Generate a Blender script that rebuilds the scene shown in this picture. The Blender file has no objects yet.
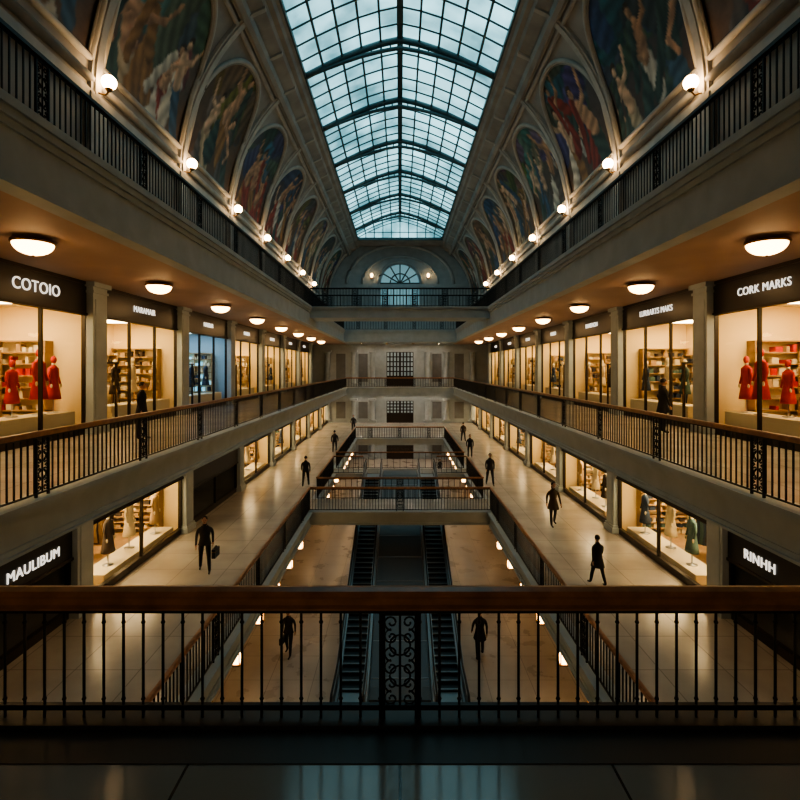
import bpy, math, random
from mathutils import Matrix, Vector
random.seed(7)
OZ = 10.8          # camera height above the lowest floor
F = 520.0
sc = bpy.context.scene

# ------------------------------------------------------------------ materials
def newmat(name):
    m = bpy.data.materials.new(name); m.use_nodes = True
    nt = m.node_tree; b = nt.nodes['Principled BSDF']
    return m, nt, b
def mat(name, col, rough=0.5, metal=0.0, noise=0.0, nscale=3.0, bump=0.0, spec=0.5):
    m, nt, b = newmat(name)
    b.inputs['Roughness'].default_value = rough
    b.inputs['Metallic'].default_value = metal
    b.inputs['Specular IOR Level'].default_value = spec
    if noise > 0 or bump > 0:
        tc = nt.nodes.new('ShaderNodeTexCoord'); n = nt.nodes.new('ShaderNodeTexNoise')
        n.inputs['Scale'].default_value = nscale; n.inputs['Detail'].default_value = 6
        nt.links.new(tc.outputs['Object'], n.inputs['Vector'])
        r = nt.nodes.new('ShaderNodeValToRGB')
        r.color_ramp.elements[0].position = 0.3; r.color_ramp.elements[1].position = 0.7
        r.color_ramp.elements[0].color = tuple(c*(1-noise) for c in col)+(1,)
        r.color_ramp.elements[1].color = tuple(min(1, c*(1+noise)) for c in col)+(1,)
        nt.links.new(n.outputs['Fac'], r.inputs['Fac']); nt.links.new(r.outputs['Color'], b.inputs['Base Color'])
        if bump > 0:
            bp = nt.nodes.new('ShaderNodeBump'); bp.inputs['Strength'].default_value = bump
            nt.links.new(n.outputs['Fac'], bp.inputs['Height']); nt.links.new(bp.outputs['Normal'], b.inputs['Normal'])
    else:
        b.inputs['Base Color'].default_value = tuple(col)+(1,)
    return m
def emat(name, col, s):
    m, nt, b = newmat(name)
    b.inputs['Base Color'].default_value = tuple(col)+(1,)
    b.inputs['Emission Color'].default_value = tuple(col)+(1,)
    b.inputs['Emission Strength'].default_value = s
    return m
def tilemat(name, c1, c2, mortar, bw, bh, rough, off=0.5, msize=0.012, metal=0, spec=0.5):
    m, nt, b = newmat(name)
    tc = nt.nodes.new('ShaderNodeTexCoord'); br = nt.nodes.new('ShaderNodeTexBrick')
    br.offset = off
    br.inputs['Color1'].default_value = c1+(1,); br.inputs['Color2'].default_value = c2+(1,)
    br.inputs['Mortar'].default_value = mortar+(1,); br.inputs['Scale'].default_value = 1
    br.inputs['Mortar Size'].default_value = msize; br.inputs['Brick Width'].default_value = bw
    br.inputs['Row Height'].default_value = bh
    nt.links.new(tc.outputs['Object'], br.inputs['Vector'])
    n = nt.nodes.new('ShaderNodeTexNoise'); n.inputs['Scale'].default_value = 0.9; n.inputs['Detail'].default_value = 8
    nt.links.new(tc.outputs['Object'], n.inputs['Vector'])
    mx = nt.nodes.new('ShaderNodeMix'); mx.data_type = 'RGBA'; mx.blend_type = 'OVERLAY'; mx.inputs[0].default_value = 0.3
    nt.links.new(br.outputs['Color'], mx.inputs[6]); nt.links.new(n.outputs['Fac'], mx.inputs[7])
    nt.links.new(mx.outputs[2], b.inputs['Base Color'])
    mr = nt.nodes.new('ShaderNodeMapRange'); mr.inputs[3].default_value = rough*0.8; mr.inputs[4].default_value = rough*1.25
    nt.links.new(n.outputs['Fac'], mr.inputs[0]); nt.links.new(mr.outputs[0], b.inputs['Roughness'])
    b.inputs['Specular IOR Level'].default_value = spec
    return m

STONE = mat('stone_grey', (0.38, 0.44, 0.475), 0.6, noise=0.10, nscale=1.5)
STONE_D = mat('stone_dark', (0.15, 0.16, 0.165), 0.6, noise=0.15, nscale=1.2)
VAULT = mat('vault_plaster', (0.33, 0.31, 0.285), 0.7, noise=0.2, nscale=0.7)
VTRIM = mat('vault_moulding', (0.46, 0.44, 0.41), 0.6, noise=0.12, nscale=2)
SOFFIT = mat('soffit_plaster', (0.40, 0.275, 0.22), 0.65, noise=0.08, nscale=0.8)
IRON = mat('wrought_iron', (0.025, 0.027, 0.03), 0.42, metal=0.6)
WOOD = mat('handrail_wood', (0.34, 0.17, 0.09), 0.3, noise=0.3, nscale=7)
BLACK = mat('sign_black', (0.013, 0.013, 0.015), 0.35)
FRAME = mat('bronze_frame', (0.035, 0.028, 0.022), 0.4, metal=0.5)
SHOPWALL = mat('shop_plaster', (0.86, 0.68, 0.38), 0.8)
SHOPWALL_B = mat('shop_plaster_cool', (0.35, 0.5, 0.6), 0.8)
SHOPFLOOR = mat('shop_wood_floor', (0.30, 0.19, 0.10), 0.4, noise=0.2)
SHELF = mat('shelf_wood', (0.42, 0.27, 0.13), 0.5)
WHITE = mat('display_white', (0.75, 0.68, 0.5), 0.5)
RED = mat('red_cloth', (0.5, 0.018, 0.015), 0.7)
TAN = mat('tan_cloth', (0.42, 0.28, 0.15), 0.8)
NAVY = mat('navy_cloth', (0.03, 0.05, 0.09), 0.8)
GREEN = mat('green_cloth', (0.07, 0.13, 0.12), 0.8)
CREAM = mat('cream_cloth', (0.7, 0.60, 0.42), 0.8)
DKCLOTH = mat('charcoal_cloth', (0.022, 0.022, 0.025), 0.85)
DKTROUS = mat('black_trouser_cloth', (0.02, 0.02, 0.023), 0.85)
BRCLOTH = mat('brown_coat_cloth', (0.05, 0.035, 0.025), 0.85)
SKIN = mat('skin', (0.45, 0.26, 0.18), 0.55)
HAIR = mat('dark_hair', (0.015, 0.011, 0.009), 0.6)
SHOE = mat('black_leather', (0.01, 0.01, 0.01), 0.35)
RUBBER = mat('black_rubber', (0.012, 0.012, 0.013), 0.4)
STEEL = mat('brushed_steel', (0.5, 0.52, 0.54), 0.4, metal=0.6)
STEELD = mat('dark_cladding', (0.15, 0.165, 0.18), 0.45, metal=0.1)
STEPM = mat('escalator_step_metal', (0.07, 0.075, 0.08), 0.5, metal=0.2)
KERB = mat('dark_kerb_stone', (0.03, 0.034, 0.04), 0.45)
BRASS = mat('aged_brass', (0.25, 0.14, 0.05), 0.35, metal=0.9)
SKYIRON = mat('painted_roof_iron', (0.06, 0.10, 0.11), 0.5, metal=0.1)
LAMP = emat('lamp_glass', (1.0, 0.60, 0.26), 10.0)
GLOBE = emat('globe_glass', (1.0, 0.64, 0.31), 22.0)
DOWN = emat('downlight_glass', (1.0, 0.64, 0.32), 40.0)
DOWN_FILL = emat('downlight_glass_neutral', (1.0, 0.82, 0.62), 110.0)  # for the added fill downlights at the far end
LANT = emat('lantern_glass', (1.0, 0.58, 0.24), 10.0)
SHOPLIGHT = emat('shop_light_panel', (1.0, 0.73, 0.38), 14.0)
SHOPLIGHT_B = emat('shop_light_panel_cool', (0.62, 0.82, 1.0), 7)
LETTER = emat('sign_letter', (1.0, 0.95, 0.85), 0.8)
SCREEN = emat('display_screen', (0.25, 0.6, 0.8), 0.8)
WINGLOW = emat('end_window_glass', (0.35, 0.62, 0.70), 0.22)  # faint glow put into the glass; nothing lit behind it
DOORGLASS = emat('door_glass', (0.42, 0.55, 0.6), 0.08)  # pale light put into the door panes as a weak glow
F_MAIN = tilemat('floor_marble', (0.45, 0.425, 0.39), (0.41, 0.39, 0.355), (0.27, 0.25, 0.23), 1.4, 1.4, 0.22, 0.0)
F_LOW = tilemat('floor_marble_lower', (0.54, 0.50, 0.45), (0.51, 0.47, 0.42), (0.33, 0.30, 0.27), 1.5, 1.5, 0.28, 0.0)
F_CAM = tilemat('floor_polished_tile', (0.24, 0.29, 0.32), (0.22, 0.265, 0.295), (0.03, 0.03, 0.03), 1.15, 1.15, 0.14, 0.0, 0.008, spec=1.0)

def glassmat():
    m = bpy.data.materials.new('shop_glass'); m.use_nodes = True; nt = m.node_tree
    nt.nodes.clear()
    o = nt.nodes.new('ShaderNodeOutputMaterial'); t = nt.nodes.new('ShaderNodeBsdfTransparent')
    g = nt.nodes.new('ShaderNodeBsdfGlossy'); g.inputs['Roughness'].default_value = 0.03
    mx = nt.nodes.new('ShaderNodeMixShader'); mx.inputs[0].default_value = 0.05
    t.inputs['Color'].default_value = (0.97, 0.97, 0.95, 1)
    nt.links.new(t.outputs[0], mx.inputs[1]); nt.links.new(g.outputs[0], mx.inputs[2]); nt.links.new(mx.outputs[0], o.inputs['Surface'])
    return m
GLASS = glassmat()
NC = 10; ROW = 6.9/5
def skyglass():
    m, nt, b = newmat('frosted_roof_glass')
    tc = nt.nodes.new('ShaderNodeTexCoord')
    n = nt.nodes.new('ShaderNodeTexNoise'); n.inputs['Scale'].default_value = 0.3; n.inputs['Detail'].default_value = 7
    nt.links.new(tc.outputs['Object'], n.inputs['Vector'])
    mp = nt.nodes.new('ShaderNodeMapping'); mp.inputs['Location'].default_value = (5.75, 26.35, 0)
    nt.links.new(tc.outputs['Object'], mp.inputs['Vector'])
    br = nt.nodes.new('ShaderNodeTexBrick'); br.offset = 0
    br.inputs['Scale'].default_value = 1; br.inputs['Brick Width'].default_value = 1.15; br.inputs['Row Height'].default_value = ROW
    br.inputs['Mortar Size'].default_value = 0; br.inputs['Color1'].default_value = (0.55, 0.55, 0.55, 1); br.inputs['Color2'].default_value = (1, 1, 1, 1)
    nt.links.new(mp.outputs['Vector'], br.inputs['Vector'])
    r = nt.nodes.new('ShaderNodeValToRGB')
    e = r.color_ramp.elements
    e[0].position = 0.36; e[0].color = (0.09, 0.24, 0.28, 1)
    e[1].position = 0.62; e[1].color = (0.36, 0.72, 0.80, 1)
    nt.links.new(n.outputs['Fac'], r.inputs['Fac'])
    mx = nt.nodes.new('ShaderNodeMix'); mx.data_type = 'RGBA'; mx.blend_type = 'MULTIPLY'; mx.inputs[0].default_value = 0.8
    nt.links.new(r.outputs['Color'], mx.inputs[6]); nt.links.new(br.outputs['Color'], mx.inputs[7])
    nt.links.new(mx.outputs[2], b.inputs['Emission Color'])  # panes glow themselves, cloudy sky tones included, in place of daylight from outside
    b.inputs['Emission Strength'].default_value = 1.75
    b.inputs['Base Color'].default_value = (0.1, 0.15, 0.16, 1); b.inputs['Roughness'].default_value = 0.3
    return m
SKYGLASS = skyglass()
def muralmat():
    m, nt, b = newmat('mural_paint')
    a = nt.nodes.new('ShaderNodeAttribute'); a.attribute_name = 'Paint'
    tc = nt.nodes.new('ShaderNodeTexCoord'); n = nt.nodes.new('ShaderNodeTexNoise'); n.inputs['Scale'].default_value = 2.2; n.inputs['Detail'].default_value = 8
    nt.links.new(tc.outputs['Object'], n.inputs['Vector'])
    mx = nt.nodes.new('ShaderNodeMix'); mx.data_type = 'RGBA'; mx.blend_type = 'OVERLAY'; mx.inputs[0].default_value = 0.5
    nt.links.new(a.outputs['Color'], mx.inputs[6]); nt.links.new(n.outputs['Fac'], mx.inputs[7])
    nt.links.new(mx.outputs[2], b.inputs['Base Color']); b.inputs['Roughness'].default_value = 0.6
    return m
MURAL = muralmat()

# ------------------------------------------------------------------ mesh builder
class M:
    def __init__(s):
        s.v = []; s.f = []; s.mi = []; s.mats = []; s.sm = []; s.T = Matrix.Identity(4)
    def m(s, mt):
        if mt not in s.mats: s.mats.append(mt)
        return s.mats.index(mt)
    def add(s, vs, fs, mt, smooth=False):
        o = len(s.v); k = s.m(mt)
        for p in vs: s.v.append(tuple(s.T @ Vector(p)))
        for f in fs: s.f.append([i+o for i in f]); s.mi.append(k); s.sm.append(smooth)
    def box(s, x0, x1, y0, y1, z0, z1, mt):
        s.add([(x0,y0,z0),(x1,y0,z0),(x1,y1,z0),(x0,y1,z0),(x0,y0,z1),(x1,y0,z1),(x1,y1,z1),(x0,y1,z1)],
              [(0,3,2,1),(4,5,6,7),(0,1,5,4),(1,2,6,5),(2,3,7,6),(3,0,4,7)], mt)
    def quad(s, a, b, c, d, mt): s.add([a,b,c,d], [(0,1,2,3)], mt)
    def tube(s, pts, r, mt, n=6, r2=None, cap=True):
        pts = [Vector(p) for p in pts]; N = len(pts); vs = []
        for i, p in enumerate(pts):
            d = (pts[min(i+1,N-1)]-pts[max(i-1,0)])
            if d.length < 1e-9: d = Vector((0,0,1))
            d.normalize()
            up = Vector((0,0,1)) if abs(d.z) < 0.9 else Vector((1,0,0))
            a = d.cross(up).normalized(); b = d.cross(a)
            rr = r if r2 is None else r+(r2-r)*i/max(1,N-1)
            if isinstance(r, (list, tuple)): rr = r[i]
            for k in range(n):
                t = 2*math.pi*k/n
                vs.append(p+a*math.cos(t)*rr+b*math.sin(t)*rr)
        fs = []
        for i in range(N-1):
            for k in range(n):
                fs.append((i*n+k, i*n+(k+1)%n, (i+1)*n+(k+1)%n, (i+1)*n+k))
        if cap: fs.append(tuple(range(n))[::-1]); fs.append(tuple((N-1)*n+k for k in range(n)))
        s.add(vs, fs, mt, n > 4)
    def rings(s, c, prof, mt, n=12, cap=True):
        vs = []
        for p in prof:
            ox = p[3] if len(p) > 3 else 0; oy = p[4] if len(p) > 4 else 0
            for k in range(n):
                t = 2*math.pi*k/n
                vs.append((c[0]+ox+p[1]*math.cos(t), c[1]+oy+p[2]*math.sin(t), c[2]+p[0]))
        fs = []
        for i in range(len(prof)-1):
            for k in range(n): fs.append((i*n+k, i*n+(k+1)%n, (i+1)*n+(k+1)%n, (i+1)*n+k))
        if cap: fs.append(tuple(range(n))[::-1]); fs.append(tuple((len(prof)-1)*n+k for k in range(n)))
        s.add(vs, fs, mt, True)
    def ell(s, c, r, mt, n=12, m=8, z0=-1.0, z1=1.0):
        a0 = math.asin(z0); a1 = math.asin(z1)
        prof = []
        for i in range(m+1):
            a = a0+(a1-a0)*i/m
            prof.append((math.sin(a)*r[2], max(1e-4, math.cos(a))*r[0], max(1e-4, math.cos(a))*r[1]))
        s.rings(c, prof, mt, n)
    def obj(s, name, parent=None, loc=None):
        me = bpy.data.meshes.new(name); me.from_pydata(s.v, [], s.f)
        for mt in s.mats: me.materials.append(mt)
        me.polygons.foreach_set('material_index', s.mi); me.polygons.foreach_set('use_smooth', s.sm)
        me.update()
        o = bpy.data.objects.new(name, me); sc.collection.objects.link(o)
        if loc is not None: o.location = loc
        elif parent is None: o.location = (0, 0, OZ)
        if parent: o.parent = parent
        return o
def empty(name, loc=(0,0,OZ)):
    e = bpy.data.objects.new(name, None); sc.collection.objects.link(e); e.location = loc; e.empty_display_size = 0.3
    return e

# ------------------------------------------------------------------ levels (relative to eye)
ZT = 4.1; ZTs = 2.8       # upper gallery floor / soffit
ZM = -2.15; ZMs = -2.93   # middle gallery
ZL = -6.5; ZLs = -7.1     # lower gallery
ZB = -10.8                # ground
XE = 6.0; XW = 10.25; XL = 4.1; XLW = 8.6
Y0 = -4.0; YE = 62.0; YV = 74.0

# ------------------------------------------------------------------ slabs
def fascia(b, axis, side, e, a0, a1, z0, z1, mt):
    def bx(d0, d1, za, zb, m=mt):
        lo, hi = sorted((e+side*d0, e+side*d1))
        if axis == 'Y': b.box(lo, hi, a0, a1, za, zb, m)
        else: b.box(a0, a1, lo, hi, za, zb, m)
    h = z1-z0
    bx(-0.16, 0.3, z1-0.10*h-0.02, z1)
    bx(-0.11, 0.3, z1-0.22*h, z1-0.10*h-0.02)
    bx(-0.05, 0.3, z1-0.32*h, z1-0.22*h)
    bx(0.0, 0.3, z0+0.16*h, z1-0.32*h)
    bx(-0.04, 0.3, z0+0.06*h, z0+0.16*h)
    bx(-0.10, 0.3, z0, z0+0.06*h)
def slab(name, x0, x1, y0, y1, z0, z1, topm, sidem, botm):
    b = M()
    b.box(x0, x1, y0, y1, z0+0.02, z1-0.02, sidem)
    b.box(x0, x1, y0, y1, z1-0.02, z1, topm)
    b.box(x0, x1, y0, y1, z0, z0+0.02, botm)
    return b.obj(name)
tn = [0]
def trim(axis, side, e, a0, a1, z0, z1, mt=STONE):
    tn[0] += 1
    b = M(); fascia(b, axis, side, e, a0, a1, z0, z1, mt); return b.obj('trim_%d' % tn[0])

b = M(); b.box(-9, 9, Y0, YE, ZB-0.3, ZB, F_LOW); b.obj('floor')
for sd in (-1, 1):
    lo, hi = sorted((sd*(XE+0.3), sd*(XW+3.6)))
    slab('floor_gallery_upper', *sorted((sd*(XE+0.3), sd*XW)), Y0, YV, ZTs, ZT, F_MAIN, STONE, SOFFIT)
    slab('floor_gallery_middle', lo, hi, Y0, YE, ZMs, ZM, F_MAIN, STONE, SOFFIT)
    lo, hi = sorted((sd*(XL+0.3), sd*(XLW+3.4)))
    slab('floor_gallery_lower', lo, hi, Y0, YE, ZLs, ZL, F_MAIN, STONE, SOFFIT)
    trim('Y', sd, sd*XE, Y0, 55.5, ZTs, ZT)
    trim('Y', sd, sd*XE, 2.9, 58.0, ZMs, ZM)
    trim('Y', sd, sd*XL, 3.0, 23.6, ZLs, ZL)
    trim('Y', sd, sd*XL, 25.8, 32.0, ZLs, ZL)
    trim('Y', sd, sd*XL, 33.6, 48.0, ZLs, ZL)
slab('floor_platform', -XE-0.3, XE+0.3, Y0, 2.82, ZMs, ZM, F_CAM, STONE_D, SOFFIT)
b = M(); b.box(-XE, XE, 2.82, 3.24, ZMs, ZM+0.005, KERB); b.box(-XE, XE, 3.08, 3.24, ZM+0.005, ZM+0.03, KERB); b.obj('trim_kerb')
slab('floor_bridge_upper', -XE-0.3, XE+0.3, 34.9, 37.4, 3.35, ZT, F_MAIN, STONE, STONE)
trim('X', 1, 34.7, -XE-0.1, XE+0.1, 3.35, ZT)
slab('floor_end_upper', -XE-0.3, XE+0.3, 55.8, YV, ZTs, ZT, F_MAIN, STONE, STONE)
trim('X', 1, 55.6, -XE-0.1, XE+0.1, ZTs, ZT)
slab('floor_end_middle', -XE-0.3, XE+0.3, 58.2, YE, ZMs, ZM, F_MAIN, STONE, STONE)
trim('X', 1, 58.0, -XE-0.1, XE+0.1, ZMs, ZM)
slab('floor_near_lower', -XL-0.3, XL+0.3, Y0, 3.0, ZLs, ZL, F_MAIN, STONE, SOFFIT)
slab('floor_bridge_lower', -XL-0.3, XL+0.3, 23.8, 25.8, ZLs, ZL, F_MAIN, STONE, SOFFIT)
trim('X', 1, 23.6, -XL-0.1, XL+0.1, ZLs, ZL)
slab('floor_landing_lower', -XL-0.3, XL+0.3, 32.0, 33.6, ZL-0.35, ZL, F_MAIN, STONE, SOFFIT)
slab('floor_end_lower', -XL-0.3, XL+0.3, 48.2, YE, ZLs, ZL, F_MAIN, STONE, SOFFIT)
trim('X', 1, 48.0, -XL-0.1, XL+0.1, ZLs, ZL)

# ------------------------------------------------------------------ railings
def spiral(b, o, ax, c, r, turns, a0, sgn, tr, mt, n=14):
    pts = []
    for i in range(n+1):
        t = i/n; a = a0+sgn*turns*2*math.pi*t; rr = r*(1-0.82*t)
        u = c[0]+rr*math.cos(a); w = c[1]+rr*math.sin(a)
        pts.append(o(u, 0, w))
    b.tube(pts, tr, mt, 4)
def railing(name, axis, e, a0, a1, z, h, sp, orn=3.45, orn0=None, wood=WOOD, detail=1, th=0.011, hw=0.045, hh=0.05, curb=0.0):
    b = M()
    def P(a, t, zz): return (a, e+t, zz) if axis == 'X' else (e+t, a, zz)
    def bx(aa, ab, t0, t1, za, zb, m):
        if axis == 'X': b.box(aa, ab, e+t0, e+t1, za, zb, m)
        else: b.box(e+t0, e+t1, aa, ab, za, zb, m)
    z += curb; h -= curb
    if detail > 1:
        prof = [(-hw*0.7,z+h-hh),(-hw,z+h-hh*0.72),(-hw*0.92,z+h-hh*0.45),(-hw,z+h-hh*0.3),(-hw*0.75,z+h-0.01),(0,z+h),(hw*0.75,z+h-0.01),(hw,z+h-hh*0.3),(hw*0.92,z+h-hh*0.45),(hw,z+h-hh*0.72),(hw*0.7,z+h-hh)]
        k = len(prof)
        b.add([P(a0,t,zz) for t,zz in prof]+[P(a1,t,zz) for t,zz in prof],[(i,(i+1)%k,(i+1)%k+k,i+k) for i in range(k)]+[tuple(range(k)),tuple(range(k,2*k))],wood)
    else:
        bx(a0, a1, -hw, hw, z+h-hh, z+h-0.012, wood); bx(a0, a1, -hw*0.75, hw*0.75, z+h-0.012, z+h, wood)
    bx(a0, a1, -hw*0.6, hw*0.6, z+h-hh-0.015, z+h-hh, wood)
    bx(a0, a1, -0.014, 0.014, z+h-hh-0.04, z+h-hh-0.015, IRON)
    bx(a0, a1, -0.016, 0.016, z+0.05, z+0.08, IRON)
    ps = []
    if orn0 is None: orn0 = a0+orn/2
    a = orn0
    while a > a0+0.3: a -= orn
    while a < a1-0.1:
        if a > a0+0.1: ps.append(a)
        a += orn
    pw = 0.105 if detail > 1 else 0.15
    zt = z+h-hh-0.04; zb = z+0.05
    n = int((a1-a0)/sp)
    for i in range(n+1):
        a = a0+(a1-a0)*i/n
        if any(abs(a-p) < pw+0.012 for p in ps): continue
        if detail > 1:
            b.tube([P(a,0,z+0.0), P(a,0,zt)], th*0.8, IRON, 6)
            b.rings(P(a,0,zb+0.05), [(0,th*0.8,th*0.8),(0.012,th*1.4,th*1.4),(0.024,th*0.8,th*0.8)], IRON, 6)
            b.rings(P(a,0,zt-0.07), [(0,th*0.8,th*0.8),(0.012,th*1.4,th*1.4),(0.024,th*0.8,th*0.8)], IRON, 6)
        else:
            bx(a-th, a+th, -th, th, zb, zt, IRON)
    for p in ps:
        for q in (-pw, pw):
            bx(p+q-0.016, p+q+0.016, -0.02, 0.02, z, zt, IRON)
        H = zt-zb
        tr = 0.006 if detail > 1 else 0.014
        for k, c in enumerate((0.18, 0.5, 0.82)):
            cz = zb+H*c
            for sx in (-1, 1):
                o = lambda u, t, w, p=p, sx=sx: P(p+sx*u, t, w)
                spiral(b, o, 0, (pw*0.5, cz+H*0.075), pw*0.46, 1.3, math.pi*1.5, 1, tr, IRON, 16 if detail > 1 else 9)
                spiral(b, o, 0, (pw*0.5, cz-H*0.075), pw*0.46, 1.3, math.pi*0.5, -1, tr, IRON, 16 if detail > 1 else 9)
        for c in (0.34, 0.66):
            pts = [P(p+pw*0.6*math.cos(t*math.pi/6), 0, zb+H*c+pw*0.6*math.sin(t*math.pi/6)) for t in range(13)]
            b.tube(pts, tr, IRON, 4, cap=False)
        b.tube([P(p,0,zb), P(p,0,zt)], tr*1.2, IRON, 4)
        bx(p-pw, p+pw, -0.012, 0.012, zb, zb+0.015, IRON); bx(p-pw, p+pw, -0.012, 0.012, zt-0.015, zt, IRON)
    return b.obj(name)

railing('balcony_railing', 'X', 3.16, -XE, XE, ZM+0.03, 0.79, 0.12, orn=30, orn0=0.0, detail=2, th=0.0105, hw=0.06, hh=0.115, curb=0.0)
for sd in (-1, 1):
    railing('balcony_railing', 'Y', sd*(XE+0.02), 3.3, 58.0, ZM, 1.1, 0.15, orn0=8.75, hh=0.075, hw=0.05)
    railing('balcony_railing', 'Y', sd*(XE+0.02), Y0, 55.6, ZT, 1.15, 0.15, orn0=8.75, wood=IRON, hh=0.08, hw=0.05)
    railing('balcony_railing', 'Y', sd*(XL+0.02), 3.0, 23.6, ZL, 1.1, 0.15, hh=0.07)
    railing('balcony_railing', 'Y', sd*(XL+0.02), 25.8, 32.0, ZL, 1.1, 0.15, hh=0.07)
    railing('balcony_railing', 'Y', sd*(XL+0.02), 33.6, 48.0, ZL, 1.1, 0.18, hh=0.08)
railing('balcony_railing', 'X', 34.72, -XE, XE, ZT, 1.25, 0.2, orn=2.0, wood=IRON, th=0.015)
railing('balcony_railing', 'X', 37.3, -XE, XE, ZT, 1.15, 0.25, orn=2.0, wood=IRON, th=0.015)
railing('balcony_railing', 'X', 55.62, -XE, XE, ZT, 1.15, 0.28, orn=3.0, wood=IRON, th=0.018)
railing('balcony_railing', 'X', 58.02, -XE, XE, ZM, 1.1, 0.28, orn=3.0, th=0.018, hh=0.1)
railing('balcony_railing', 'X', 23.62, -XL, XL, ZL, 1.1, 0.13, orn=30, orn0=0, hh=0.08, hw=0.06)
railing('balcony_railing', 'X', 25.75, -XL, XL, ZL, 1.1, 0.28, orn=30, orn0=0, hh=0.07)
railing('balcony_railing', 'X', 48.02, -XL, XL, ZL, 1.1, 0.22, orn=2.7, hh=0.08, th=0.014)
for sd in (-1, 1):
    lo, hi = sorted((sd*2.25, sd*XL))
    railing('balcony_railing', 'X', 32.05, lo, hi, ZL, 1.1, 0.3, orn=30, orn0=40)
railing('balcony_railing', 'X', 33.55, -XL, XL, ZL, 1.1, 0.4, orn=30, orn0=40)

# ------------------------------------------------------------------ pilasters
def pilaster(x, sd, y, z0, z1, w=0.8, d=0.28, mt=STONE):
    b = M(); X = x
    def bx(dd, ww, za, zb):
        lo, hi = sorted((sd*(X-dd), sd*(X-0.005))); b.box(lo, hi, y-ww/2, y+ww/2, za, zb, mt)
    bx(d+0.08, w+0.16, z0, z0+0.22); bx(d+0.04, w+0.08, z0+0.22, z0+0.30)
    bx(d, w, z0+0.3, z1-0.35)
    lo, hi = sorted((sd*(X-d-0.02), sd*(X-d))); b.box(lo, hi, y-w/2+0.12, y+w/2-0.12, z0+0.5, z1-0.55, STONE)
    bx(d+0.04, w+0.08, z1-0.35, z1-0.27); bx(d, w, z1-0.27, z1-0.15); bx(d+0.10, w+0.2, z1-0.15, z1)
    return b.obj('pilaster')

# ------------------------------------------------------------------ shops
def mannequin(b, x, y, z, cloth, h=1.75, turn=0):
    T0 = b.T; b.T = T0 @ Matrix.Translation((x,y,z)) @ Matrix.Rotation(turn,4,'Z') @ Matrix.Scale(h/1.75,4)
    b.rings((0,0,0), [(0,0.17,0.17),(0.02,0.17,0.17),(0.03,0.02,0.02),(0.5,0.02,0.02)], STEEL, 10)
    b.rings((0,0,0), [(0.42,0.25,0.2),(0.6,0.22,0.18),(0.9,0.17,0.13),(1.08,0.125,0.1),(1.28,0.165,0.115),(1.4,0.18,0.1),(1.46,0.11,0.075),(1.49,0.05,0.05)], cloth, 14)
    for s in (-1,1):
        b.tube([(s*0.175,0,1.40),(s*0.22,0.0,1.14),(s*0.22,0.07,0.9)], [0.055,0.042,0.03], cloth, 8)
        b.ell((s*0.22,0.09,0.84), (0.028,0.035,0.07), WHITE, 8, 5)
    b.rings((0,0,0), [(1.47,0.05,0.05),(1.56,0.045,0.05)], WHITE, 8)
    b.ell((0,0.01,1.66), (0.075,0.09,0.12), cloth if cloth is RED else WHITE, 10, 8)
    b.T = T0
def goods_shelf(b, axis, e, a0, a1, z0, h, d, side, palette, rows=5):
    def bx(aa,ab,t0,t1,za,zb,m):
        if axis == 'X': b.box(min(aa,ab),max(aa,ab), e-t1, e-t0, za, zb, m)
        else:
            lo,hi = sorted((e-side*t0, e-side*t1)); b.box(lo,hi,aa,ab,za,zb,m)
    lo, hi = min(a0,a1), max(a0,a1)
    bx(lo,lo+0.05,0,d,z0,z0+h,SHELF); bx(hi-0.05,hi,0,d,z0,z0+h,SHELF); bx(lo,hi,0,0.03,z0,z0+h,WHITE)
    if hi-lo > 2: bx((lo+hi)/2-0.025,(lo+hi)/2+0.025,0,d,z0,z0+h,SHELF)
    for r in range(rows+1):
        zz = z0+h*r/rows; bx(lo,hi,0,d,zz-0.02,zz+0.02,SHELF)
        if r < rows:
            a = lo+0.1
            while a < hi-0.25:
                w = random.uniform(0.08,0.25); g = random.uniform(0.3,0.7)*h/rows
                if random.random() < 0.75: bx(a,a+w,0.06,d-0.05,zz+0.02,zz+0.02+g,random.choice(palette))
                a += w+random.uniform(0.02,0.14)
def rack(b, x, y0, y1, z, palette):
    for y in (y0,y1):
        b.tube([(x,y,z+0.03),(x,y,z+1.5)], 0.018, STEEL, 6); b.box(x-0.22,x+0.22,y-0.02,y+0.02,z,z+0.04,STEEL)
    b.tube([(x,y0,z+1.5),(x,y1,z+1.5)], 0.018, STEEL, 6)
    y = y0+0.12
    while y < y1-0.08:
        c = random.choice(palette); L = random.uniform(0.7,1.05)
        b.rings((x,y,z+1.45-L), [(0,0.25,0.035),(L*0.5,0.2,0.04),(L-0.1,0.22,0.035),(L,0.04,0.02)], c, 8)
        y += random.uniform(0.08,0.16)
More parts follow.
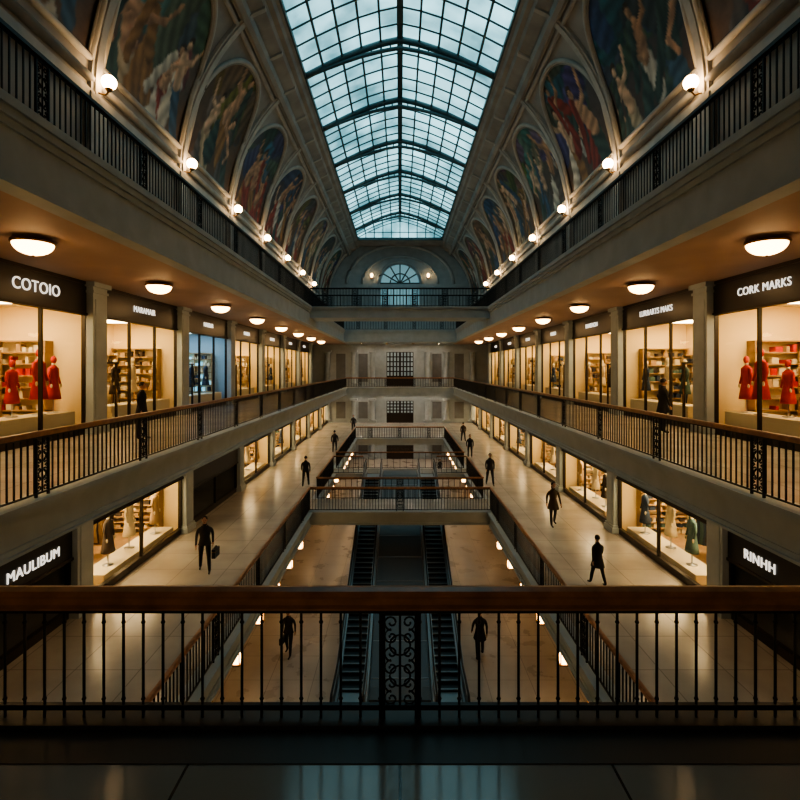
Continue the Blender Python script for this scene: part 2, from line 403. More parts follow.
def shop(sd, xw, y0, y1, zf, zc, zs, text, kind, tsize=0.42, divs=3, toff=0.0, tz=None):
    e = empty('shop_front', (sd*xw, (y0+y1)/2, zf+OZ))
    L = y1-y0-0.8; h = L/2
    D = 3.0
    warm = kind != 'blue'
    W = SHOPWALL if warm else SHOPWALL_B; LP = SHOPLIGHT if warm else SHOPLIGHT_B
    dark = kind == 'dark'
    H = zc-zf; HS = zs-zf
    def sx(a): return sd*a
    def bx(b, xa, xb, ya, yb, za, zb, m):
        lo,hi = sorted((sx(xa),sx(xb))); b.box(lo,hi,ya,yb,za,zb,m)
    b = M()
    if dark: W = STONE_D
    bx(b, D, D+0.1, -h-0.35, h+0.35, 0, H, W)
    bx(b, 0.1, D, -h-0.38, -h-0.28, 0, H, W); bx(b, 0.1, D, h+0.28, h+0.38, 0, H, W)
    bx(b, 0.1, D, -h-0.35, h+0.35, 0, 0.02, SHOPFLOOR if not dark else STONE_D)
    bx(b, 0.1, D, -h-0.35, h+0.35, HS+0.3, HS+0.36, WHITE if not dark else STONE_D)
    b.obj('shop_interior', e)
    b = M()
    bx(b, -0.06, 0.12, -h-0.1, h+0.1, HS, H, BLACK)
    bx(b, -0.10, 0.12, -h-0.1, h+0.1, HS, HS+0.07, FRAME); bx(b, -0.10, 0.12, -h-0.1, h+0.1, H-0.1, H, FRAME)
    bx(b, -0.02, 0.12, -h-0.1, h+0.1, 0, 0.22, FRAME)
    bx(b, -0.03, 0.10, -h-0.1, -h+0.02, 0.22, HS, FRAME); bx(b, -0.03, 0.10, h-0.02, h+0.1, 0.22, HS, FRAME)
    for i in range(1, divs):
        yy = -h+L*i/divs; bx(b, -0.02, 0.08, yy-0.035, yy+0.035, 0.22, HS, FRAME)
    zd = min(2.3,HS-0.2)
    if zf > -4:
        bx(b, -0.01, 0.07, -h+0.06, -h+0.12, 0.02, zd, FRAME); bx(b, -0.01, 0.07, -h+1.1, -h+1.16, 0.02, zd, FRAME)
        bx(b, -0.02, 0.08, -h, -h+1.2, zd, zd+0.06, FRAME)
        b.tube([(sx(-0.06),-h+1.0,0.9),(sx(-0.06),-h+1.0,1.4)], 0.015, BRASS, 6)
    b.obj('shop_frame', e)
    b = M(); xg = sx(0.03)
    b.quad((xg,-h,0.22),(xg,h,0.22),(xg,h,HS),(xg,-h,HS), GLASS); b.obj('shop_glass_pane', e)
    if not dark:
        b = M()
        for yy in (-h*0.55, h*0.55):
            bx(b, 0.5, D-0.4, yy-0.5, yy+0.5, HS+0.26, HS+0.30, LP)
        b.obj('shop_ceiling_light', e)
        b = M()
        tall = HS > 3
        pal = {'red':[RED,CREAM,TAN,WHITE,CREAM], 'warm':[TAN,CREAM,TAN,BRCLOTH,CREAM], 'mix':[GREEN,TAN,CREAM,NAVY,BRCLOTH], 'blue':[NAVY,SCREEN,WHITE,SCREEN]}[kind]
        goods_shelf(b, 'X', h+0.27, sx(1.2 if kind == 'red' else 0.8), sx(D-0.1), 0.02, min(3.0,HS-0.35), 0.4, 1, pal, 8)
        goods_shelf(b, 'Y', sx(D-0.02), -h, h*0.95, 0.02, min(2.7,HS-0.35), 0.4, sd, pal, 7)
        pz = 0.75 if tall else 0.3
        bx(b, 0.25, 1.05, -h+1.25, h-0.1, 0.02, pz, WHITE)
        if kind == 'red':
            for yy, dx_, hh_ in ((h-0.55,0.65,1.75),(h-1.35,0.55,1.95),(h-2.1,0.8,1.6),(h-3.6,0.6,1.8)):
                mannequin(b, sx(dx_), yy, pz, RED, hh_, sd*math.pi/2)
        else:
            mc = {'warm':[BRCLOTH,CREAM,TAN], 'mix':[GREEN,CREAM,NAVY], 'blue':[NAVY,NAVY]}[kind]
            n = len(mc)
            for i, c in enumerate(mc):
                yy = -h+1.3+(L-1.4)*(i+0.5)/n
                mannequin(b, sx(0.6+0.15*(i%2)), yy, pz, c, 1.7+0.08*(i%2), sd*math.pi/2)
        if kind != 'red': rack(b, sx(1.75), -h*0.6, h*0.4, 0.02, pal)
        b.obj('shop_merchandise', e)
    cu = bpy.data.curves.new('sign_text', 'FONT'); cu.body = text; cu.size = tsize; cu.extrude = 0.01
    cu.align_x = 'CENTER'; cu.align_y = 'CENTER'; cu.materials.append(LETTER); cu.space_character = 1.08
    o = bpy.data.objects.new('sign_text', cu); sc.collection.objects.link(o); o.parent = e
    o.location = (sx(-0.075), toff, (HS+H)/2 if tz is None else tz-zf); o.rotation_euler = (math.pi/2, 0, -sd*math.pi/2)
    return e
Ym = [3.5+6.9*i for i in range(9)]
Yl = [0.1+6.9*i for i in range(10)]
namesL = ['MODA','COTOIO','MARAMAIR','NARRAR','MARIMA','RAMONE','LUMERA','NOVARE']
namesR = ['ARTE','CORK MARKS','LURRARTS MAKS','RANENON','MARRO','CALERO','VERANO','SOLARE']
kindL = ['warm','red','warm','blue','warm','mix','warm','warm']
kindR = ['warm','red','mix','warm','mix','warm','warm','warm']
for i in range(8):
    for sd, nm, kd in ((-1,namesL,kindL),(1,namesR,kindR)):
        ts = 0.46 if (sd == -1 and i == 1) else 0.33
        shop(sd, XW, Ym[i], Ym[i+1], ZM, ZTs, 1.72, nm[i], kd[i], ts, toff=0.75 if i == 1 else 0)
for y in Ym:
    for sd in (-1,1): pilaster(XW, sd, y, ZM, ZTs)
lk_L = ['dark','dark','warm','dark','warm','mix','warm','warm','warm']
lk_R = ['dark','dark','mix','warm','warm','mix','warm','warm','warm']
for i in range(9):
    for sd, kd in ((-1,lk_L),(1,lk_R)):
        y0 = Yl[i]; y1 = Yl[i+1]
        t = {(-1,1):'MAULIBUM',(1,1):'RINHH'}.get((sd,i), random.choice(['MARE','LUNA','NORA','RIMA','SALVE']))
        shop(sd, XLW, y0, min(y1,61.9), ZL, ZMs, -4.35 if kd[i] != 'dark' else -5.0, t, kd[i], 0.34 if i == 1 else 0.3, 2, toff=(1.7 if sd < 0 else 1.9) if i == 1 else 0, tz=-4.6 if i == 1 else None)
for y in Yl[:-1]:
    for sd in (-1,1): pilaster(XLW, sd, y, ZL, ZMs, 0.7, 0.2)
# walls
for sd, nm in ((-1,'left'),(1,'right')):
    b = M(); lo,hi = sorted((sd*XW, sd*(XW+0.3))); b.box(lo,hi,Y0,YV,ZT,9.1,VAULT)
    for y in Ym+[65.6]:
        l2,h2 = sorted((sd*(XW-0.25), sd*XW)); b.box(l2,h2,y-0.45,y+0.45,ZT,9.0,VTRIM)
    b.box(*sorted((sd*(XW-0.2), sd*XW)), Y0, YV, 8.7, 9.1, VTRIM)
    b.obj('wall_%s' % nm)
    b = M(); lo,hi = sorted((sd*(XW+3.15), sd*(XW+3.4))); b.box(lo,hi,Y0,YE,ZM,ZTs,STONE_D)
    b.box(*sorted((sd*(XW), sd*(XW+3.4))),Y0,YE,ZTs-0.02,ZTs+0.2,STONE_D)
    b.obj('wall_%s_middle' % nm)
    b = M(); b.box(*sorted((sd*XLW, sd*(XLW+0.3))),Y0,YE,ZB,ZLs,STONE)
    b.box(*sorted((sd*(XLW+3.15), sd*(XLW+3.3))),Y0,YE,ZL,ZMs,STONE_D); b.obj('wall_%s_lower' % nm)
b = M(); b.box(-14,14,Y0-0.3,Y0,ZB,22,STONE_D); b.obj('wall_back')

# ------------------------------------------------------------------ end facade
b = M()
b.box(-14,14,YE,YE+0.4,ZB,ZTs,STONE)
for z0,z1 in ((ZM,ZTs),(ZL,ZMs),(ZB,ZLs)):
    b.box(-XW,XW,YE-0.12,YE,z1-0.7,z1-0.25,STONE); b.box(-XW,XW,YE-0.25,YE,z1-0.25,z1,STONE)
    for x in (-8.6,-5.5,-3.3,3.3,5.5,8.6):
        b.box(x-0.5,x+0.5,YE-0.4,YE,z0,z0+0.3,STONE)
        b.rings((x,YE-0.3,z0+0.3), [(0,0.36,0.3),(0.08,0.4,0.32),(0.16,0.32,0.28),(z1-z0-1.4,0.29,0.25),(z1-z0-1.3,0.36,0.3),(z1-z0-1.2,0.42,0.34)], STONE, 14)
        b.box(x-0.45,x+0.45,YE-0.65,YE,z1-0.9,z1-0.7,STONE)
    for x in (-7.05,-4.4,4.4,7.05):
        b.box(x-0.55,x+0.55,YE-0.06,YE,z0+0.5,z1-1.1,STONE_D)
b.obj('wall_end_facade')
dn = 0
for z0,z1,gm in ((ZM,1.9,BLACK),(ZL,-3.9,BLACK),(ZB,-8.2,BLACK)):
    dn += 1; b = M()
    b.box(-1.9,-1.6,YE-0.3,YE,z0,z1,STONE); b.box(1.6,1.9,YE-0.3,YE,z0,z1,STONE); b.box(-2.0,2.0,YE-0.35,YE,z1,z1+0.35,STONE)
    b.box(-1.6,1.6,YE-0.08,YE-0.02,z0,z1,DOORGLASS if dn < 3 else gm)
    for i in range(9):
        x = -1.6+3.2*i/8; b.box(x-0.08,x+0.08,YE-0.14,YE-0.08,z0,z1,FRAME)
    for i in range(8):
        z = z0+(z1-z0)*i/7; b.box(-1.6,1.6,YE-0.13,YE-0.08,z-0.07,z+0.07,FRAME)
    b.box(-1.6,1.6,YE-0.16,YE-0.08,z0,z0+1.1,FRAME); b.box(-0.12,0.12,YE-0.18,YE-0.08,z0,z1,FRAME)
    b.obj('door_%d' % dn)

# ------------------------------------------------------------------ vault
R = 10.25; ZC = 9.0; TH = math.acos(7.0/R)
def VP(th, y, r=R, sd=1): return (sd*r*math.cos(th), y, ZC+r*math.sin(th))
YS0, YS1 = 17.3, 70.0
for sd in (-1,1):
    b = M(); n = 14
    for i in range(n):
        a = TH*i/n; c = TH*(i+1)/n
        b.add([VP(a,Y0,sd=sd),VP(c,Y0,sd=sd),VP(c,YV,sd=sd),VP(a,YV,sd=sd)],[(0,1,2,3)],VAULT,True)
    b.obj('ceiling_vault')
    b = M()
    for y in Ym+[65.6,72.5]:
        for rr,w in ((R-0.14,0.28),(R-0.22,0.16)):
            for i in range(16):
                a = TH*i/16; c = TH*(i+1)/16
                p = [VP(a,y-w,rr,sd),VP(c,y-w,rr,sd),VP(c,y+w,rr,sd),VP(a,y+w,rr,sd),VP(a,y-w,R,sd),VP(c,y-w,R,sd),VP(c,y+w,R,sd),VP(a,y+w,R,sd)]
                b.add(p,[(0,1,2,3),(0,1,5,4),(2,3,7,6)],VTRIM)
    for th,rr in ((math.radians(42.5),0.12),(math.radians(44.2),0.08)):
        b.tube([VP(th,Y0,R-0.05,sd),VP(th,YV,R-0.05,sd)], rr, VTRIM, 6)
    b.tube([VP(math.radians(3),Y0,R-0.05,sd),VP(math.radians(3),YV,R-0.05,sd)], 0.16, VTRIM, 6)
    b.obj('trim_vault_ribs')
    b = M()
    pr = [(7.4,16.1),(7.15,15.95),(6.95,16.1),(6.9,16.45),(6.3,16.75),(6.2,16.95),(5.95,17.0),(5.85,17.2),(5.7,17.25),(5.7,17.7),(7.4,17.7)]
    vs = [(sd*x,Y0,z) for x,z in pr]+[(sd*x,YV,z) for x,z in pr]; k = len(pr)
    b.add(vs,[(i,(i+1)%k,(i+1)%k+k,i+k) for i in range(k)],VAULT)
    y = YS0
    while y < YV:
        b.add([(sd*6.92,y-0.12,16.35),(sd*6.92,y+0.12,16.35),(sd*6.25,y+0.12,16.66),(sd*6.25,y-0.12,16.66),
               (sd*6.92,y-0.12,16.5),(sd*6.92,y+0.12,16.5),(sd*6.25,y+0.12,16.8),(sd*6.25,y-0.12,16.8)],
              [(0,1,2,3),(0,1,5,4),(2,3,7,6),(0,3,7,4),(1,2,6,5)],VTRIM)
        y += 3.45
    b.obj('trim_cornice')
b = M(); b.box(-5.8,5.8,Y0,YS0-0.35,17.3,17.6,VAULT); b.box(-6.0,6.0,YS0-0.65,YS0-0.35,17.3,20.5,VAULT); b.obj('ceiling')
b = M(); b.box(-5.8,5.8,YS1+0.2,YV,17.3,17.6,VAULT); b.obj('ceiling_end')
b = M()
pts = [(R*math.cos(math.pi*i/24),YV,ZC+R*math.sin(math.pi*i/24)) for i in range(25)]
b.add([(0,YV,ZC)]+pts,[(0,i+1,i+2) for i in range(24)],STONE)
b.box(-R,R,YV,YV+0.3,ZT,ZC+0.02,STONE)
for rr,w in ((7.6,0.25),(5.4,0.2),(3.1,0.22)):
    b.tube([(rr*math.cos(math.pi*i/20),YV-0.1,12.0+rr*math.sin(math.pi*i/20)*(0.72 if rr > 4 else 1)) for i in range(21)], w, STONE, 6)
b.box(-R,R,YV-0.3,YV,11.4,11.9,STONE)
for x in (-6.5,-4.0,4.0,6.5): b.box(x-0.35,x+0.35,YV-0.2,YV,ZT,11.4,STONE)
b.obj('wall_end')
b = M()
n = 16
b.add([(0,YV-0.06,12.0)]+[(2.7*math.cos(math.pi*i/n),YV-0.06,12.0+2.7*math.sin(math.pi*i/n)) for i in range(n+1)],[(0,i+1,i+2) for i in range(n)],WINGLOW)
b.box(-2.7,2.7,YV-0.06,YV-0.03,9.0,12.0,WINGLOW)
for i in range(1,6):
    a = math.pi*i/6; b.tube([(0,YV-0.1,12.0),(2.7*math.cos(a),YV-0.1,12.0+2.7*math.sin(a))],0.09,SKYIRON,4)
b.tube([(1.4*math.cos(math.pi*i/12),YV-0.1,12.0+1.4*math.sin(math.pi*i/12)) for i in range(13)],0.09,SKYIRON,4)
b.box(-2.8,2.8,YV-0.15,YV-0.06,11.88,12.12,SKYIRON)
for x in (-1.8,-0.9,0,0.9,1.8): b.box(x-0.07,x+0.07,YV-0.12,YV-0.06,9.0,12.0,SKYIRON)
b.obj('window_1')

# ------------------------------------------------------------------ murals on the vault
def paint_fn(seed):
    rnd = random.Random(seed); caps = []
    skyc = rnd.choice([(0.045,0.08,0.12),(0.035,0.05,0.085),(0.10,0.08,0.055),(0.11,0.12,0.12)])
    gr = rnd.choice([(0.09,0.05,0.03),(0.13,0.07,0.04)])
    fl = [(0.66,0.38,0.23),(0.56,0.31,0.18),(0.75,0.5,0.33)]
    cl = [(0.34,0.05,0.03),(0.06,0.12,0.20),(0.55,0.43,0.28),(0.38,0.19,0.07),(0.68,0.62,0.52),(0.05,0.09,0.08),(0.12,0.10,0.09)]
    for i in range(8):
        caps.append((rnd.uniform(-3,3),rnd.uniform(2,6),rnd.uniform(-3,3),rnd.uniform(2,6),rnd.uniform(0.4,0.9),tuple(c*rnd.uniform(0.6,2.3) for c in skyc)))
    nf = rnd.randint(3,4)
    for i in range(nf):
        x = -2.2+4.4*(i+0.5)/nf+rnd.uniform(-0.3,0.3); y = rnd.uniform(0.1,1.2)+(1.8 if i%2 else 0)*rnd.random()
        s = rnd.uniform(1.1,1.6); lean = rnd.uniform(-0.7,0.7); f = rnd.choice(fl); c = rnd.choice(cl); c2 = rnd.choice(cl)
        hx, hy = x+lean*s, y+1.9*s
        caps.append((x-0.5*s,y-0.9,x+0.3*s*lean,y+0.7*s,0.40*s,c)); caps.append((x+0.5*s,y-1.0,x,y+0.6*s,0.36*s,c2))
        caps.append((x,y+0.7*s,hx*0.9+x*0.1,hy-0.45*s,0.29*s,rnd.choice([f,f,c])))
        d = rnd.choice([-1,1])
        caps.append((hx,hy-0.55*s,hx+d*0.6*s,hy-0.3*s,0.12*s,f)); caps.append((hx+d*0.6*s,hy-0.3*s,hx+d*0.9*s,hy+0.35*s,0.09*s,f))
        caps.append((hx,hy-0.6*s,hx-d*0.5*s,hy-1.0*s,0.12*s,f)); caps.append((hx-d*0.5*s,hy-1.0*s,hx-d*0.2*s,hy-1.4*s,0.09*s,f))
        caps.append((hx,hy,hx,hy+0.08*s,0.17*s,f)); caps.append((hx-0.03,hy+0.12*s,hx+0.03,hy+0.16*s,0.17*s,(0.05,0.03,0.02)))
        caps.append((hx-0.02*d,hy-0.01,hx,hy+0.03*s,0.14*s,f))
        if rnd.random() < 0.6: caps.append((hx-d*0.3,hy-0.3,x-d*0.9*s,y+0.2,0.2*s,c))
    def fn(u, w):
        t = min(1,max(0,w/6)); col = [gr[k]*(1-t)+skyc[k]*t for k in range(3)]
        for x0,y0,x1,y1,r,c in caps:
            dx,dy = x1-x0,y1-y0; L = dx*dx+dy*dy+1e-9
            q = max(0,min(1,((u-x0)*dx+(w-y0)*dy)/L)); ex,ey = u-x0-q*dx,w-y0-q*dy
            d = math.hypot(ex,ey)
            rr = r*(1+0.12*math.sin(7*u+3*w+x0*9)+0.08*math.sin(13*w-5*u))
            if d < rr:
                tone = 0.5+0.8*(0.5+0.5*(ex*-0.6+ey*0.8)/max(rr,1e-3))
                tone *= 0.85+0.25*math.sin((u*math.cos(x0*7)+w*math.sin(x0*7))*11)
                a = min(1,(rr-d)/(0.12*rr+0.03))
                col = [col[k]*(1-a)+c[k]*tone*a for k in range(3)]
        return col
    return fn
T0m, T1m = math.radians(6.5), math.radians(41)
SPR = 0.40; HW = 3.15
def arc_h(s): return max(0.0, 1-abs(s)**2.3)**(1/2.1)
def mural(sd, yc, seed, res):
    fn = paint_fn(seed); n = res; mrows = res
    vs=[]; fs=[]; cols=[]; H = (T1m-T0m)*R
    r = R-0.03
    for i in range(n+1):
        s = -math.cos(math.pi*i/n)
        top = SPR+(1-SPR)*arc_h(s)
        for j in range(mrows+1):
            w = top*j/mrows; th = T0m+(T1m-T0m)*w
            p = VP(th, yc+s*HW, r, sd); vs.append((p[0]-sd*R,p[1]-yc,p[2]-ZC)); c = fn(s*HW*(-sd), w*H*0.85); cols.append(c)
    m1 = mrows+1
    for i in range(n):
        for j in range(mrows): fs.append((i*m1+j,(i+1)*m1+j,(i+1)*m1+j+1,i*m1+j+1))
    me = bpy.data.meshes.new('ceiling_mural'); me.from_pydata(vs,[],fs); me.materials.append(MURAL)
    ca = me.color_attributes.new('Paint','FLOAT_COLOR','POINT')
    flat = []
    for c in cols: flat += [c[0],c[1],c[2],1]
    ca.data.foreach_set('color', flat)
    me.polygons.foreach_set('use_smooth',[True]*len(fs))
    o = bpy.data.objects.new('ceiling_mural', me); sc.collection.objects.link(o); o.location = (sd*R, yc, ZC+OZ)
    b = M()
    pts = []
    for i in range(41):
        s = math.cos(math.pi*i/40); w = SPR+(1-SPR)*arc_h(s)
        pts.append((s*HW, T0m+(T1m-T0m)*w))
    pts = [(HW,T0m)]+pts+[(-HW,T0m)]
    b.tube([VP(t,yc+q,R-0.05,sd) for q,t in pts], 0.12, VTRIM, 6)
    pts2 = [(q*0.955, T0m+(t-T0m)*0.975) for q,t in pts]
    b.tube([VP(t,yc+q,R-0.05,sd) for q,t in pts2], 0.05, VAULT, 6)
    b.tube([VP(T0m,yc-HW,R-0.05,sd),VP(T0m,yc+HW,R-0.05,sd)],0.12,VTRIM,6)
    b.obj('trim_mural_arch')
bays = [(Ym[i]+Ym[i+1])/2 for i in range(1,8)]+[62.15,69.05]
for i,yc in enumerate(bays):
    res = 90 if i < 3 else (50 if i < 5 else 24)
    mural(-1, yc, 11+i, res); mural(1, yc, 41+i, res)

# ------------------------------------------------------------------ skylight
prof = [(5.75,17.45),(4.6,18.05),(3.45,18.6),(2.3,19.08),(1.15,19.45),(0,19.7)]
full = [(-x,z) for x,z in prof]+[(x,z) for x,z in prof[::-1][1:]]
def interp(t):
    k = t*(len(full)-1); i = min(int(k),len(full)-2); f = k-i
    return (full[i][0]*(1-f)+full[i+1][0]*f, full[i][1]*(1-f)+full[i+1][1]*f)
e = empty('skylight', (0,(YS0+YS1)/2,17.4+OZ))
off = Vector((0,-(YS0+YS1)/2,-17.4))
b = M(); b.T = Matrix.Translation(off)
for i in range(len(full)-1):
    (xa,za),(xb,zb) = full[i],full[i+1]
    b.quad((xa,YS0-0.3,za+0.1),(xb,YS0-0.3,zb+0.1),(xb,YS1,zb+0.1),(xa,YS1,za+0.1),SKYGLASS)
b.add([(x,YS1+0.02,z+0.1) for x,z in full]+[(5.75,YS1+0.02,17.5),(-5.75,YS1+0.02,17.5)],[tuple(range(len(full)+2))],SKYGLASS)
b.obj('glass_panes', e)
b = M(); b.T = Matrix.Translation(off)
for i in range(NC+1):
    x,z = interp(i/NC); w = 0.06 if i != NC//2 else 0.18
    b.box(x-w,x+w,YS0-0.3,YS1,z-0.06,z+0.09,SKYIRON)
    b.box(x-0.06,x+0.06,YS1-0.05,YS1,17.45,z,SKYIRON)
y = YS0; k = 0
while y <= YS1+0.01:
    main = (k % 5 == 0)
    r = 0.2 if main else 0.06
    b.tube([(x,y,z-(0.06 if main else 0)) for x,z in full], r, SKYIRON, 6 if main else 4)
    if main:
        low = [(interp(t/20)[0]*0.985, 17.15+(interp(t/20)[1]-17.15)*0.78) for t in range(21)]
        b.tube([(x,y,z) for x,z in low], 0.12, SKYIRON, 6)
        for t in range(1,20):
            x,z = interp(t/20); b.tube([(x,y,z),(low[t][0],y,low[t][1])],0.045,SKYIRON,4)
    y += ROW; k += 1
for x in (-5.75,5.75): b.box(x-0.15,x+0.15,YS0-0.3,YS1,17.3,17.55,SKYIRON)
b.box(-5.75,5.75,YS1-0.1,YS1+0.1,17.2,17.55,SKYIRON)
b.box(-5.75,5.75,YS1-0.06,YS1+0.0,18.2,18.3,SKYIRON)
b.obj('glazing_bars', e)
b = M(); b.box(-6.5,6.5,YS1+0.15,YS1+0.3,17.6,20.5,VAULT); b.obj('wall_skylight_end')

# ------------------------------------------------------------------ lamps
def bowl(x, y, z):
    b = M()
    b.rings((0,0,0), [(0,0.12,0.12),(-0.03,0.14,0.14),(-0.05,0.05,0.05),(-0.06,0.42,0.42),(-0.12,0.44,0.44),(-0.13,0.38,0.38)], BRASS, 20)
    b.ell((0,0,-0.12), (0.39,0.39,0.25), LAMP, 20, 6, -1.0, 0.0)
    b.ell((0,0,-0.385), (0.03,0.03,0.03), BRASS, 6, 4)
    b.obj('ceiling_lamp', None, (x, y, z+OZ))
def downlight(x, y, z, m=None):
    b = M()
    b.rings((0,0,0), [(0,0.17,0.17),(-0.03,0.17,0.17),(-0.03,0.13,0.13)], BRASS, 14, cap=False)
    b.rings((0,0,0), [(-0.005,0.13,0.13),(-0.02,0.125,0.125)], m or DOWN, 14)
    b.obj('recessed_downlight', None, (x, y, z+OZ))
for x in (-4.4,-1.5,1.5,4.4):  # added downlights that brighten the end facade and deep lower floor
    for y in (58.7,60.4): downlight(x,y,ZTs,DOWN_FILL); downlight(x,y,ZMs,DOWN_FILL)
    for y in (50.5,54.5,58.5): downlight(x*0.8,y,ZLs,DOWN_FILL)
for sd in (-1,1):
    for i in range(8): bowl(sd*7.9, 11.2+5.85*i, ZTs)
    for i in range(2,9):
        y = Ym[i]
        b = M()
        b.tube([(sd*0.35,0,-0.35),(sd*0.12,0,-0.42),(0,0,-0.30)],0.03,BRASS,6)
        b.rings((0,0,0), [(-0.32,0.05,0.05),(-0.25,0.12,0.12),(-0.22,0.13,0.13)], BRASS, 12)
        b.ell((0,0,0), (0.24,0.24,0.24), GLOBE, 14, 10)
        b.rings((0,0,0), [(0.23,0.05,0.05),(0.28,0.04,0.04),(0.32,0.005,0.005)], BRASS, 8)
        b.obj('wall_lamp', None, (sd*(9.68), y, 9.5+OZ))
    for i in range(16): downlight(sd*7.2, 5.0+3.45*i, ZMs)
    for i in range(17):
        y = 11.4+2.15*i
        if 23.2 < y < 26: continue
        b = M()
        b.tube([(0,0,0),(0,0,-0.22)],0.012,BRASS,5)
        b.rings((0,0,0), [(-0.20,0.02,0.02),(-0.27,0.19,0.19),(-0.29,0.19,0.19)], BRASS, 4)
        b.box(-0.12,0.12,-0.12,0.12,-0.56,-0.29,LANT)
        for a in (-1,1):
            for c in (-1,1): b.box(a*0.125-0.012,a*0.125+0.012,c*0.125-0.012,c*0.125+0.012,-0.57,-0.28,BRASS)
        b.box(-0.15,0.15,-0.15,0.15,-0.60,-0.56,BRASS)
        b.obj('hanging_lantern', None, (sd*4.28, y, ZLs+OZ))
    for i in range(8):  # added light panels under the slab to brighten the lower floor
        y = 8.0+6.9*i
        b = M(); b.box(-0.35,0.35,-0.35,0.35,-0.05,0,BRASS); b.box(-0.3,0.3,-0.3,0.3,-0.07,-0.05,LAMP)
        b.obj('ceiling_panel_light', None, (sd*6.2, y, ZLs+OZ))
    b = M()
    b.box(-0.12,0.12,0,0.1,-0.3,0.3,BRASS); b.ell((0,-0.2,0.1),(0.2,0.2,0.3),LAMP,12,8)
    b.obj('wall_sconce', None, (sd*4.0, YV-0.32, 13.0+OZ))
    b = M()  # added pair behind the camera, put in to light the near rail
    b.box(-0.1,0.1,-0.08,0,-0.25,0.25,BRASS); b.ell((0,0.16,0.08),(0.22,0.22,0.28),GLOBE,12,8)
    b.obj('wall_sconce', None, (sd*2.4, Y0+0.09, 0.6+OZ))

# ------------------------------------------------------------------ escalators
def escalator(x0, x1):
    ys, ye = 16.0, 31.9; z0, z1 = ZB, ZL
    xc = (x0+x1)/2; e = empty('escalator', (xc, ys, ZB+OZ))
    b = M(); b.T = Matrix.Translation((-xc,-ys,-ZB))
    ysl0, ysl1 = ys+1.3, ye-1.2
    sl = (z1-z0)/(ysl1-ysl0)
    def zz(y): return z0+0.02 if y <= ysl0 else (z1 if y >= ysl1 else z0+(y-ysl0)*sl)
    b.box(x0+0.1,x1-0.1,ys-0.4,ysl0,z0,z0+0.03,STEEL)
    N = 42
    for i in range(N):
        ya = ysl0+(ysl1-ysl0)*i/N; yb = ysl0+(ysl1-ysl0)*(i+1)/N
        zt = zz(yb)
        b.box(x0+0.14,x1-0.14,ya,yb+0.02,zt-0.35 if i > 2 else z0,zt-0.0,STEPM)
        b.box(x0+0.14,x1-0.14,ya-0.01,ya+0.06,zt-0.02,zt+0.008,STEEL)
    b.box(x0+0.1,x1-0.1,ysl1,ye,z1-0.2,z1,STEEL)
    P = [(ys-0.2,zz(ys)),(ysl0,zz(ysl0)),(ysl1,zz(ysl1)),(ye+0.1,zz(ye))]
    FC = [(0,3,2,1),(4,5,6,7),(0,1,5,4),(1,2,6,5),(2,3,7,6),(3,0,4,7)]
    for xs in (x0,x1-0.14):
        for k in range(3):
            (ya,za),(yb,zb) = P[k],P[k+1]
            la = z0-za if k == 0 else (-0.02 if k == 1 else -0.45); lb = -0.02 if k == 0 else -0.45
            def pan(xa,xb,a0,b0,h_,m_):
                b.add([(xa,ya,za+a0),(xb,ya,za+a0),(xb,yb,zb+b0),(xa,yb,zb+b0),(xa,ya,za+h_),(xb,ya,za+h_),(xb,yb,zb+h_),(xa,yb,zb+h_)],FC,m_)
            pan(xs,xs+0.14,la,lb,0.22,STEELD)
            pan(xs+0.05,xs+0.09,0.22,0.22,0.85,STEELD)
            pan(xs-0.01,xs+0.15,0.22,0.22,0.25,STEEL)
            pan(xs+0.02,xs+0.12,0.82,0.82,0.865,STEEL)
        h = [(xs+0.07,P[0][0]+0.1,P[0][1]+0.3)]+[(xs+0.07,P[0][0]-0.28*math.sin(t*math.pi/6),P[0][1]+0.6-0.3*math.cos(t*math.pi/6)) for t in range(1,6)]
        h += [(xs+0.07,y,z+0.9) for y,z in P]
        h += [(xs+0.07,P[3][0]+0.28*math.sin(t*math.pi/6),P[3][1]+0.6+0.3*math.cos(t*math.pi/6)) for t in range(1,7)]
        b.tube(h, 0.035, RUBBER, 6)
    b.add([(x0,ysl0+1.5,zz(ysl0+1.5)-0.45),(x1,ysl0+1.5,zz(ysl0+1.5)-0.45),(x1,ysl1,z1-0.45),(x0,ysl1,z1-0.45)],[(0,1,2,3)],STEELD)
    b.obj('escalator_body', e)
escalator(-2.15,-1.05); escalator(1.05,2.15)
b = M()
P = [(16.6,ZB),(17.3,ZB),(30.7,ZL),(31.95,ZL)]
for k in range(3):
    (ya,za),(yb,zb) = P[k],P[k+1]
    la = 0 if k < 2 else -0.4; lb = 0 if k == 0 else -0.4
    b.add([(-1.0,ya,za+la),(1.0,ya,za+la),(1.0,yb,zb+lb),(-1.0,yb,zb+lb),(-1.0,ya,za+0.2),(1.0,ya,za+0.2),(1.0,yb,zb+0.2),(-1.0,yb,zb+0.2)],
          [(0,3,2,1),(4,5,6,7),(0,1,5,4),(1,2,6,5),(2,3,7,6),(3,0,4,7)],STEELD)
for i in range(9):
    y = 17.6+i*1.5; z = ZB+(y-17.3)*(ZL-ZB)/13.4+0.2; b.box(-0.98,0.98,y-0.015,y+0.015,z-0.02,z+0.012,STEEL)
b.obj('escalator_median')

